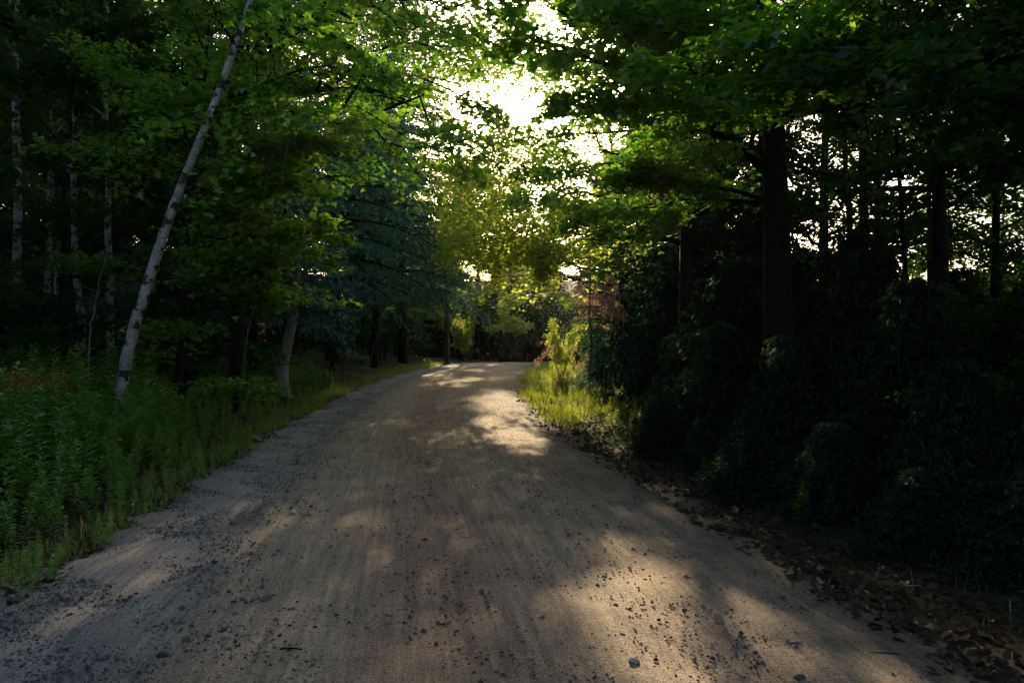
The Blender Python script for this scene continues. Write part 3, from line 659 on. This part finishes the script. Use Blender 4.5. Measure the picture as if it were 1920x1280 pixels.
far_hero(103, 8.2, 61, 13, 4.2, 'backlit yellow-green tree past the crest, right of the road gap')
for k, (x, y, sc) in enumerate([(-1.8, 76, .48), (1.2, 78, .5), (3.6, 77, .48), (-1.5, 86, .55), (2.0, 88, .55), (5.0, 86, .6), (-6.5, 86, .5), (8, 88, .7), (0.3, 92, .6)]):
    recolour(place(PC[k % 2], 'dark hemlock at the bend past the crest', x, y, k * 1.3, sc, 'hemlocks past the crest'), 'shaded_needle')  # far hemlocks also wear the needles with shade painted in
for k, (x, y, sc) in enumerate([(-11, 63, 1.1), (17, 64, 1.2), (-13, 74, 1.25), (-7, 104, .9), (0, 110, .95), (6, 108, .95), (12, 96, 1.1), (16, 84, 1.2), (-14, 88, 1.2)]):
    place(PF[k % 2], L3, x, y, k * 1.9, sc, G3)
G4 = 'low far trees seen between the right trunks'
L4 = 'low sunlit tree far off between the right-hand trunks'
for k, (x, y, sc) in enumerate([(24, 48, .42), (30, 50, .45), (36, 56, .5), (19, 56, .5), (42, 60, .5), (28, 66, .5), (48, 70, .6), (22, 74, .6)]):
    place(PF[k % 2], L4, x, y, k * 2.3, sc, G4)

# --- shrubs
lit = proto_shrub(43, 'shrub', 3.0, 1.0, 10, 5000, .10, 'far_leaf')
place(lit, 'bright sunlit shrub at the left road edge on the crest', -3.6, 57, 0, 1.2)
place(lit, 'sunlit bush with a twig reaching over the right road edge', 1.9, 31, 1.7, .75)
G5 = 'dark shrubs under the left trees'; G6 = 'dark shrubs on the right bank'
k = 0
for x, y, sc in [(-7.4, 17.5, .7), (-8.2, 20.5, .8), (-7.6, 24, .7), (-7.8, 28, .8), (-7.4, 33, .9), (-7.0, 37, .9), (-6.6, 41, .9), (-6.2, 45.5, .9), (-5.6, 49, .7), (-8.8, 14.5, .8), (-10, 12.5, .9), (-11.5, 14, 1.0)]:
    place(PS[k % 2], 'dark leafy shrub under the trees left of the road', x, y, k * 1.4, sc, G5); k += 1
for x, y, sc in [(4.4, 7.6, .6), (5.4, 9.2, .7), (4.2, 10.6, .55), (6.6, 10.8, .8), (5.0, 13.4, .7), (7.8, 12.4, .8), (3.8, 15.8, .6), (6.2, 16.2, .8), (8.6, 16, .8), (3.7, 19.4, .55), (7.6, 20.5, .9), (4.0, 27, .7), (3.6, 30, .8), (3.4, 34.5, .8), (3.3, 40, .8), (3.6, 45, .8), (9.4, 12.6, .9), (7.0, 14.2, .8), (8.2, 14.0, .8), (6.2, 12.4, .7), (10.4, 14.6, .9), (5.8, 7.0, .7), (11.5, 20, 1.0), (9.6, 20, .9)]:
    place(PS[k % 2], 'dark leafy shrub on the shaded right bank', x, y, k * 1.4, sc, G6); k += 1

# thickets that close the woods at eye level
r = np.random.default_rng(5)
for k in range(46):
    y = r.uniform(9, 62); x = -r.uniform(10.5, 24)
    place(PS[k % 2], 'dark leafy shrub under the trees left of the road', x, y, r.uniform(0, 6), r.uniform(1.3, 2.0), G5)
for k in range(16):
    y = r.uniform(22, 62); x = r.uniform(5.5, 15)
    place(PS[k % 2], 'dark leafy shrub on the shaded right bank', x, y, r.uniform(0, 6), r.uniform(1.0, 1.6), G6)
for k in range(20):
    y = r.uniform(14, 44); x = .36 * y + r.uniform(4, 14)
    place(PS[k % 2], 'dark leafy shrub on the shaded right bank', x, y, r.uniform(0, 6), r.uniform(1.1, 1.6), G6)
for k in range(26):
    y = r.uniform(66, 96); x = r.uniform(-16, 20)
    if abs(x - float(cx(y))) < 4.5: continue
    place(PS[k % 2], 'dark undergrowth shrub in the woods past the crest', x, y, r.uniform(0, 6), r.uniform(2.0, 3.0), 'shrubs in the woods past the crest')

for k, (x, y) in enumerate([(-4.6, 70), (-3.4, 68.5), (-2.2, 69.5), (-1.0, 70.5), (.2, 71), (1.4, 72), (2.6, 74), (-.4, 68.5), (-5.8, 71.5), (3.8, 77)]):
    place(PS[k % 2], 'dark undergrowth shrub in the woods past the crest', x, y, k * 2.1, 1.5 + .3 * (k % 3), 'shrubs in the woods past the crest')
# --- weathered cedar trunk, thin saplings and dead twigs on the left
def leaning_trunk():
    d = 22.0; tb = Tubes(); b = gpt(528, d)
    P = smooth_path([b, px(527, 690, d), px(536, 655, d), px(546, 610, d), px(553, 560, d), px(560, 480, d)], 26)
    th = np.interp(np.linspace(0, 1, 26), [0, .12, .3, 1], [.27, .2, .165, .1]); tb.add(P, th, 16, .05)
    root = thing('cedar_tree', 'cedar with a pale grey fluted trunk leaning right at the left wood edge', 'tree', b)
    obj('trunk', tb.mesh('trunk', M['cedar_bark'], b), root)
    for s, e_ in ((.55, (-.7, -.3, .3)), (.62, (.8, -.4, .2)), (.8, (-.6, .3, .1))):
        tt = Tubes(); q = interp_path(P, s); tt.add(curve(q, q + np.array(e_) * .5 + [0, 0, .1], q + np.array(e_), 6), [.025, .005], 5)
        obj('dead_branch', tt.mesh('dead_branch', M['twig'], b), root)
    r_ = np.random.default_rng(65); tub, pos, N_, T_, sz = conifer_parts(r_, 9, 2.1, .05, 1.0, 16, 22000, per=6, size=(.10, .18), droop=.6)
    off = interp_path(P, .38) - b
    obj('foliage', leaf_mesh('foliage', pos + off, N_, T_, sz, NEED_T, NEED_F, M['needle']), root); obj('leader', tub.mesh('leader', M['bark'], -off), root)
leaning_trunk()
def whip(label, pts, r0, nm='sapling', twigs=2, seed=0):
    r_ = np.random.default_rng(seed); P = smooth_path(pts, 22); P[1:-1] += r_.normal(size=(20, 3)) * .012
    tb = Tubes(); tb.add(P, [r0, r0 * .8, r0 * .45], 6)
    root = thing(nm, label, 'sapling', P[0]); obj('stem', tb.mesh('stem', M['twig'], P[0]), root)
    for k_ in range(twigs):
        q = interp_path(P, r_.uniform(.35, .85)); e_ = np.array([r_.normal() * .35, r_.normal() * .3, r_.uniform(.1, .4)])
        tt = Tubes(); tt.add(curve(q, q + e_ * .5 + [0, 0, -.04], q + e_, 6), [r0 * .45, .002], 4); obj('twig', tt.mesh('twig', M['twig'], P[0]), root)
whip('thin pale whip of a sapling rising crookedly left of the cedar trunk', [gpt(446, 15.2), px(458, 650, 15), px(478, 560, 14.5), px(492, 470, 13.9), px(515, 380, 13.3), px(540, 270, 12.7), px(562, 170, 12.2)], .015, seed=1, twigs=3)
whip('short thin grey sapling in front of the dark woods left of the leaning birch', [gpt(164, 11.5), px(167, 650, 11.5), px(172, 600, 11.5), px(182, 560, 11.5), px(200, 470, 11.5)], .013, seed=2)
whip('bare grey twig standing under the hemlock', [gpt(684, 35), px(685, 660, 35), px(684, 630, 35)], .026, 'dead_sapling', seed=3)
whip('bare grey twig leaning right under the hemlock', [gpt(692, 35.5), px(698, 655, 35.5), px(708, 628, 35.5)], .024, 'dead_sapling', seed=4)
whip('dark thin stem rising by the far left trees', [gpt(745, 45), px(755, 670, 45), px(775, 600, 45), px(790, 560, 45)], .03, 'dead_sapling', seed=5)

# --- utility pole and its cables past the crest
def pole():
    d = 47.0; b = gpt(838, d); tb = Tubes(); H = 7.2
    tb.add(np.stack([np.full(14, b[0]), np.full(14, b[1]), np.linspace(b[2] - .3, b[2] + H, 14)], 1), [.17, .13], 12)
    root = thing('utility_pole', 'dark wooden utility pole at the left road edge by the sunlit shrub', 'utility pole', b)
    obj('shaft', tb.mesh('shaft', M['pole_wood'], b), root)
    tops = []
    for zz in (4.3, 3.45, 3.0):
        tt = Tubes(); q = b + [.15, 0, zz]; tt.add(np.array([q - [.1, 0, 0], q + [.12, 0, 0]]), [.05, .04], 8); tt.add(np.array([q + [.12, 0, -.08], q + [.12, 0, .08]]), [.05, .05], 8)
        obj('insulator', tt.mesh('insulator', M['ceramic'], b), root); tops.append(q + [.12, 0, 0])
    ends = [(px(1288, 375, 17.4), 'uppermost bright cable running from the utility pole across the road', .016), (px(1288, 430, 17.4), 'middle thin cable strung from the utility pole across the road', .007), (px(1288, 438, 17.4), 'lowest thin cable strung from the utility pole across the road', .007)]
    for q, (e_, lab, rr_) in zip(tops, ends):
        e2 = np.asarray(e_)
        tt = Tubes(); tt.add(curve(q, (q + e2) / 2 - [0, 0, .5], e2, 26), [rr_, rr_], 6)
        o = obj('cable', tt.mesh('cable', M['cable'], q), None, q); tag(o, lab, 'cable', 'cables from the utility pole')
pole()

# ------------------------------------------------------------------ verge plants
def plant_leaves(r_, H, nl, ls, lean=.12):
    a = r_.uniform(0, 6.28); t = np.linspace(.12, 1, nl); bend = lean * H * t ** 2
    z = t * H; az = np.arange(nl) * 2.4 + r_.normal(size=nl) * .3
    pos = np.stack([bend * math.cos(a), bend * math.sin(a), z], 1)
    T = np.stack([np.cos(az), np.sin(az), r_.uniform(.1, .8, nl)], 1); T /= np.linalg.norm(T, axis=1)[:, None]
    N = np.array([0, 0, 1.]) + .25 * r_.normal(size=(nl, 3)); N -= (N * T).sum(1)[:, None] * T; N /= np.linalg.norm(N, axis=1)[:, None]
    sz = ls * (1.15 - .75 * np.abs(t - .35)) * r_.uniform(.8, 1.2, nl)
    stem = np.stack([np.linspace(0, bend[-1] * math.cos(a), 5), np.linspace(0, bend[-1] * math.sin(a), 5), np.linspace(-.05, H, 5)], 1)
    return pos, N, T, sz, stem

pr = np.random.default_rng(81)
temps = [plant_leaves(pr, H, int(24 + 34 * H), .115 + .03 * H) for H in (.5, .6, .7, .8, .9, 1.0, .75, .65)]
def rotz(A, a):
    c, s = math.cos(a), math.sin(a); return np.stack([A[:, 0] * c - A[:, 1] * s, A[:, 0] * s + A[:, 1] * c, A[:, 2]], 1)
def joined_plants(name, spots, label, m, tm=LANCE_T, tf=LANCE_F, cat='undergrowth'):
    P, N_, T_, Sz = [], [], [], []
    for (x, y, sc) in spots:
        p, n, t, s, _ = temps[pr.integers(len(temps))]; a = pr.uniform(0, 6.28)
        P.append(rotz(p, a) * sc + [x, y, float(gz(x, y))]); N_.append(rotz(n, a)); T_.append(rotz(t, a)); Sz.append(s * sc)
    o = obj(name, leaf_mesh(name, np.concatenate(P), np.concatenate(N_), np.concatenate(T_), np.concatenate(Sz), tm, tf, M[m]))
    return tag(o, label, cat, None, 'stuff')
sp = []
for _ in range(2500):
    y = 2.2 + 26 * pr.random() ** 1.5; d = -.02 + 4.8 * pr.random() ** .95
    x = float(cx(y)) - HW - d
    sc = (.42 + .88 * float(ss(.1, 1.6, d))) * pr.uniform(.75, 1.2)
    sc *= .62 if y > 14 else .84
    sp.append((x, y, sc))
herb = [q for k, q in enumerate(sp) if k % 2]; sp = sp[::2]
joined_plants('verge_herbs', herb, 'dense mass of broad-leaved green herbs on the left verge', 'weed_leaf', OVAL_T * np.array([.52, .8, 1]), OVAL_F)
joined_plants('verge_weeds', sp, 'dense mass of green leafy weeds covering the left verge', 'weed_leaf')
sp = []
for _ in range(400):
    y = 7 + 27 * pr.random() ** 1.3; d = .5 + 4.5 * pr.random()
    sp.append((float(cx(y)) + HW + d, y, pr.uniform(.3, .7)))
joined_plants('bank_weeds', sp, 'low dark weeds on the shaded right bank', 'wood_leaf', RHOM_T * np.array([.4, 1, 1]), RHOM_F)  # darkened leaf colour stands in for the shade on the bank
sp = []
for _ in range(460):
    y = pr.uniform(15.5, 38); d = .1 + 2.9 * pr.random() ** 1.2
    sp.append((float(cx(y)) + HW + d, y, pr.uniform(.2, .48)))
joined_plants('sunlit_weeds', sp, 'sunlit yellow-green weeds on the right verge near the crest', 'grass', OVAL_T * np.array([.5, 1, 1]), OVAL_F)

# tall weeds that stand out singly along the top of the verge
def tall_weed(seed, H, flower=False):
    r_ = np.random.default_rng(seed); p, n, t, s, st = plant_leaves(r_, H, int(70 * H), .13, .06)
    root = thing('tall_weed', 'x', 'weed'); tb = Tubes(); tb.add(st, [.008, .004], 5); obj('stem', tb.mesh('stem', M['stem']), root)
    obj('foliage', leaf_mesh('foliage', p, n, t, s, LANCE_T, LANCE_F, M['weed_leaf']), root)
    if flower:
        m_ = 420; q = st[-1] + r_.normal(size=(m_, 3)) * [.10, .10, .06]; N_, T_ = frames(m_, .8, 0, r_)
        obj('flower_head', leaf_mesh('flower_head', q, N_, T_, np.full(m_, .03), RHOM_T, RHOM_F, M['flower']), root)['kind'] = 'stuff'
    return root
PT = [tall_weed(91, 1.25), tall_weed(92, 1.5), tall_weed(93, 1.1)]
pfl = tall_weed(94, 1.05, True)
place(pfl, 'tall weed with a dull orange flower head at the left edge of the verge', -4.95, 7.9)
place(pfl, 'second flowering weed with a dull orange head deeper in the verge', -5.2, 9.2, 1.1)
for k in range(44):
    y = 6.0 + 8.5 * pr.random(); x = float(cx(y)) - HW - pr.uniform(2.0, 5.0)
    place(PT[k % 3], 'tall upright leafy weed rising above the left verge', x, y, pr.uniform(0, 6), pr.uniform(.75, 1.05), 'tall weeds on the left verge', 0, (pr.normal() * .06, pr.normal() * .06))

# grass
def grass(name, spots, label, hmin, hmax, gm='grass'):
    n = len(spots); P = np.array([(x, y, float(gz(x, y)) - .01) for x, y in spots])
    a = pr.uniform(0, 6.28, n); lean = pr.uniform(.1, .7, n)
    T = np.stack([np.cos(a) * lean, np.sin(a) * lean, np.ones(n)], 1); T /= np.linalg.norm(T, axis=1)[:, None]
    N_ = np.stack([np.cos(a), np.sin(a), np.zeros(n)], 1); N_ -= (N_ * T).sum(1)[:, None] * T; N_ /= np.linalg.norm(N_, axis=1)[:, None]
    o = obj(name, leaf_mesh(name, P, N_, T, pr.uniform(hmin, hmax, n), BLADE_T, BLADE_F, M[gm])); return tag(o, label, 'grass', None, 'stuff')
sp = []
for _ in range(34000):
    y = 2.5 + 48 * pr.random() ** 1.0; d = -.10 + abs(pr.normal()) * (.22 if y < 9 else .5)
    if y < 13 and pr.random() < .6: continue
    sp.append((float(cx(y)) - HW - d - .12 + float(edge_noise(y, 0)), y))
grass('verge_grass', sp, 'short bright grass along the left edge of the road', .05, .20)
sp = []
for _ in range(22000):
    y = 17 + 33 * pr.random(); d = -.05 + abs(pr.normal()) * 1.2
    if math.sin(y * 1.9 + d * 3) + math.sin(y * .8 - d * 2.2 + 1) + pr.normal() * .5 > -.35: sp.append((float(cx(y)) + HW + d + .1 - .25 * pr.random(), y))
grass('crest_grass', sp, 'sunlit grass along the right edge of the road near the crest', .07, .28)
sp = []
for _ in range(1500):
    y = 3 + 13 * pr.random(); d = .4 + abs(pr.normal()) * 1.2
    sp.append((float(cx(y)) + HW + d, y))
grass('bank_grass', sp, 'thin dark grass on the shaded right bank', .06, .2, 'wood_leaf')  # blades use the darkened leaf copy, shade painted into the colour

# ------------------------------------------------------------------ stones and fallen leaves
def rock_mesh(seed, name='stone', m='stone', sub=2):
    import bmesh
    r_ = np.random.default_rng(seed); bm = bmesh.new(); bmesh.ops.create_icosphere(bm, subdivisions=sub, radius=1)
    ax = r_.normal(size=(6, 3)); ax /= np.linalg.norm(ax, axis=1)[:, None]; lim = r_.uniform(.55, .9, 6)
    for v in bm.verts:
        c = np.array(v.co)
        for a_, l_ in zip(ax, lim):
            q = c @ a_
            if q > l_: c = c - a_ * (q - l_)
        v.co = Vector(c * np.array([1, .8, .6]))
    me = bpy.data.meshes.new(name); bm.to_mesh(me); bm.free(); me.materials.append(M[m]); return me
ROCK = [rock_mesh(s) for s in range(5)]; PALE = [rock_mesh(20 + s, 'stone', 'pale_stone') for s in range(2)]
def stone(me, x, y, s, label, group=None, sink=.25, nm='stone'):
    o = obj(nm, me); o.location = (x, y, float(road_z(x, y)) + s * .6 * (1 - sink) - .012); o.rotation_euler = (pr.normal() * .2, pr.normal() * .2, pr.uniform(0, 6.28)); o.scale = (s, s, s)
    return tag(o, label, 'stone', group)
def gpx(u, v):                       # ground point under a photo pixel on the near, flat road
    d = 4.
    for _ in range(12): d = FPX * (CAMZ - float(road_z((u - CXP) / FPX * d, d))) / (v - HORY)
    return (u - CXP) / FPX * d, d
for (u, v, s, me, lab) in [(1188, 1240, .033, PALE[0], 'pale rounded stone lying in the sunlit patch on the road'), (797, 1011, .030, ROCK[0], 'dark stone alone in the middle of the road'),
        (1016, 1158, .026, ROCK[1], 'dark angular stone left of the sunlit patch'), (550, 961, .045, PALE[1], 'flat pale stone on the left wheel track'), (418, 1180, .026, ROCK[2], 'round dark stone on the left gravel strip, right of its twin'),
        (348, 1199, .030, ROCK[3], 'round dark stone on the left gravel strip, left of its twin'), (305, 1228, .034, ROCK[4], 'largest dark stone near the bottom left corner'), (402, 1052, .028, ROCK[1], 'dark stone on the loose gravel near the left grass'),
        (342, 1140, .03, ROCK[0], 'dark wedge-shaped stone among the left gravel'), (498, 1122, .04, ROCK[2], 'broad dark stone bedded in the left gravel'), (740, 940, .026, ROCK[3], 'small dark stone furthest up the road centre'), (1284, 1142, .02, ROCK[4], 'small dark stone just right of the sunlit patch'),
        (1500, 1270, .03, ROCK[2], 'dark stone at the bottom edge right of the sunlit patch')]:
    x, y = gpx(u, v); stone(me, x, y, s, lab)
for k in range(240):
    u = pr.uniform(0, 1); y = 3.6 + 8 * pr.random() ** 1.6
    lat = -2.6 + 1.7 * pr.random() if u < .55 else pr.uniform(-1.5, 2.4)
    x = float(cx(y)) + lat
    if lat < -.9: stone(ROCK[k % 5], x, y, pr.uniform(.010, .024), 'small dark pebble loose on the left gravel strip', 'pebbles on the left gravel strip', .2, 'pebble')
    else: stone(ROCK[k % 5], x, y, pr.uniform(.008, .018), 'small dark pebble lying on the packed tan road', 'pebbles on the packed road', .2, 'pebble')
# fine gravel, far too many to count
OCT = np.array([[1, 0, -.15], [.31, .8, -.15], [-.81, .55, -.15], [-.81, -.55, -.15], [.31, -.8, -.15], [.15, 0, .75]]); OCF = np.array([[0, 1, 5], [1, 2, 5], [2, 3, 5], [3, 4, 5], [4, 0, 5]])
n = 60000
gy = 3.0 + 22 * pr.random(n) ** 1.9
gl = np.where(pr.random(n) < .5, -2.85 + np.abs(pr.normal(size=n)) * .75, pr.uniform(-2.7, 2.9, n))
kk = pr.random(n) < np.where(gl > -1.2, .85, 1); gy, gl = gy[kk], gl[kk]; n = len(gy)
gx = cx(gy) + gl; s_ = np.exp(pr.normal(size=n) * .5) * .0058; s_ = np.clip(s_, .002, .017)
a = pr.uniform(0, 6.28, n); jit = 1 + .3 * pr.normal(size=(n, 6, 1))
O = OCT[None] * jit; ca, sa = np.cos(a)[:, None], np.sin(a)[:, None]
O = np.stack([O[..., 0] * ca - O[..., 1] * sa, O[..., 0] * sa + O[..., 1] * ca, O[..., 2]], -1) * s_[:, None, None]
Vg = O + np.stack([gx, gy, road_z(gx, gy) - .006 + s_ * .2], -1)[:, None]
Fg = (np.arange(n)[:, None, None] * 6 + OCF[None]).reshape(-1, 3)
tag(obj('gravel', mesh_from('gravel', Vg.reshape(-1, 3), [Fg], M['stone'], False)), 'fine dark gravel scattered over the dirt road', 'gravel', None, 'stuff')
# fallen leaves along the right edge
DRY = [mesh_from('fallen_leaf', FULL_T * np.array([1, 1, k_]) - [0, .4, 0], [FULL_F], M['dry_leaf']) for k_ in (1.0, -1.4, 2.0)]
for k in range(110):
    y = 3.8 + 12 * pr.random() ** 1.3; x = float(cx(y)) + HW + pr.normal() * .35 - .05
    s = pr.uniform(.04, .085); o = obj('fallen_leaf', DRY[k % 3]); o.location = (x, y, max(float(gz(x, y)), float(road_z(x, y)) - .02) + .02); o.rotation_euler = (pr.normal() * .35, pr.normal() * .35, pr.uniform(0, 6.28)); o.scale = (s,) * 3
    tag(o, 'curled dry leaf lying along the right edge of the road', 'leaf', 'fallen leaves along the right edge')
n = 8200
fy = 2.5 + 24 * pr.random(n) ** 1.4; fd = np.abs(pr.normal(size=n)) * 1.6 - .25; fx = cx(fy) + HW + fd
lf = np.arange(n) > 7000; fx[lf] = (cx(fy) - HW - .1 - np.abs(fd) * .12 + .2 * pr.random(n))[lf]
N_, T_ = frames(n, .45, 0, pr); o = obj('leaf_litter', leaf_mesh('leaf_litter', np.stack([fx, fy, gz(fx, fy) + .03], 1), N_, T_, pr.uniform(.04, .10, n), OVAL_T, OVAL_F, M['litter'])); tag(o, 'brown leaf litter covering the right bank and the left road edge', 'leaf litter', None, 'stuff')
for (u, v, ln, lab) in [(545, 1219, .12, 'short brown twig lying on the road near the bottom centre'), (1660, 1228, .16, 'brown stick lying on the shaded right side of the road')]:
    x, y = gpx(u, v); z = float(road_z(x, y)) + .006; tb = Tubes(); q = np.array([x, y, z]); tb.add(curve(q - [ln / 2, -.01, 0], q + [0, .015, .006], q + [ln / 2, 0, 0], 9), [.006, .004], 6, .12)
    root = obj('stick', tb.mesh('stick', M['bark'], q), None, q); tag(root, lab, 'stick')

# ------------------------------------------------------------------ haze
def haze():
    x0, x1, y0, y1, z0, z1 = -190, 190, -60, 250, -6, 24
    V = np.array([[x, y, z] for x in (x0, x1) for y in (y0, y1) for z in (z0, z1)])
    F = np.array([[0, 1, 3, 2], [4, 6, 7, 5], [0, 4, 5, 1], [2, 3, 7, 6], [0, 2, 6, 4], [1, 5, 7, 3]])
    m, N, L, out = mat('haze'); p = N('VolumePrincipled'); p.inputs['Color'].default_value = (.85, .93, 1, 1); p.inputs['Density'].default_value = .00012; p.inputs['Anisotropy'].default_value = .6
    L(p.outputs[0], out.inputs['Volume'])
    o = obj('haze', mesh_from('haze', V, [F], m, False)); tag(o, 'thin haze hanging in the air of the woods', None, None, 'stuff')
haze()
for p in PM + PB + PC + PS + PF + PT + PU + PL:
    if p.name not in used: bpy.data.objects.remove(p)
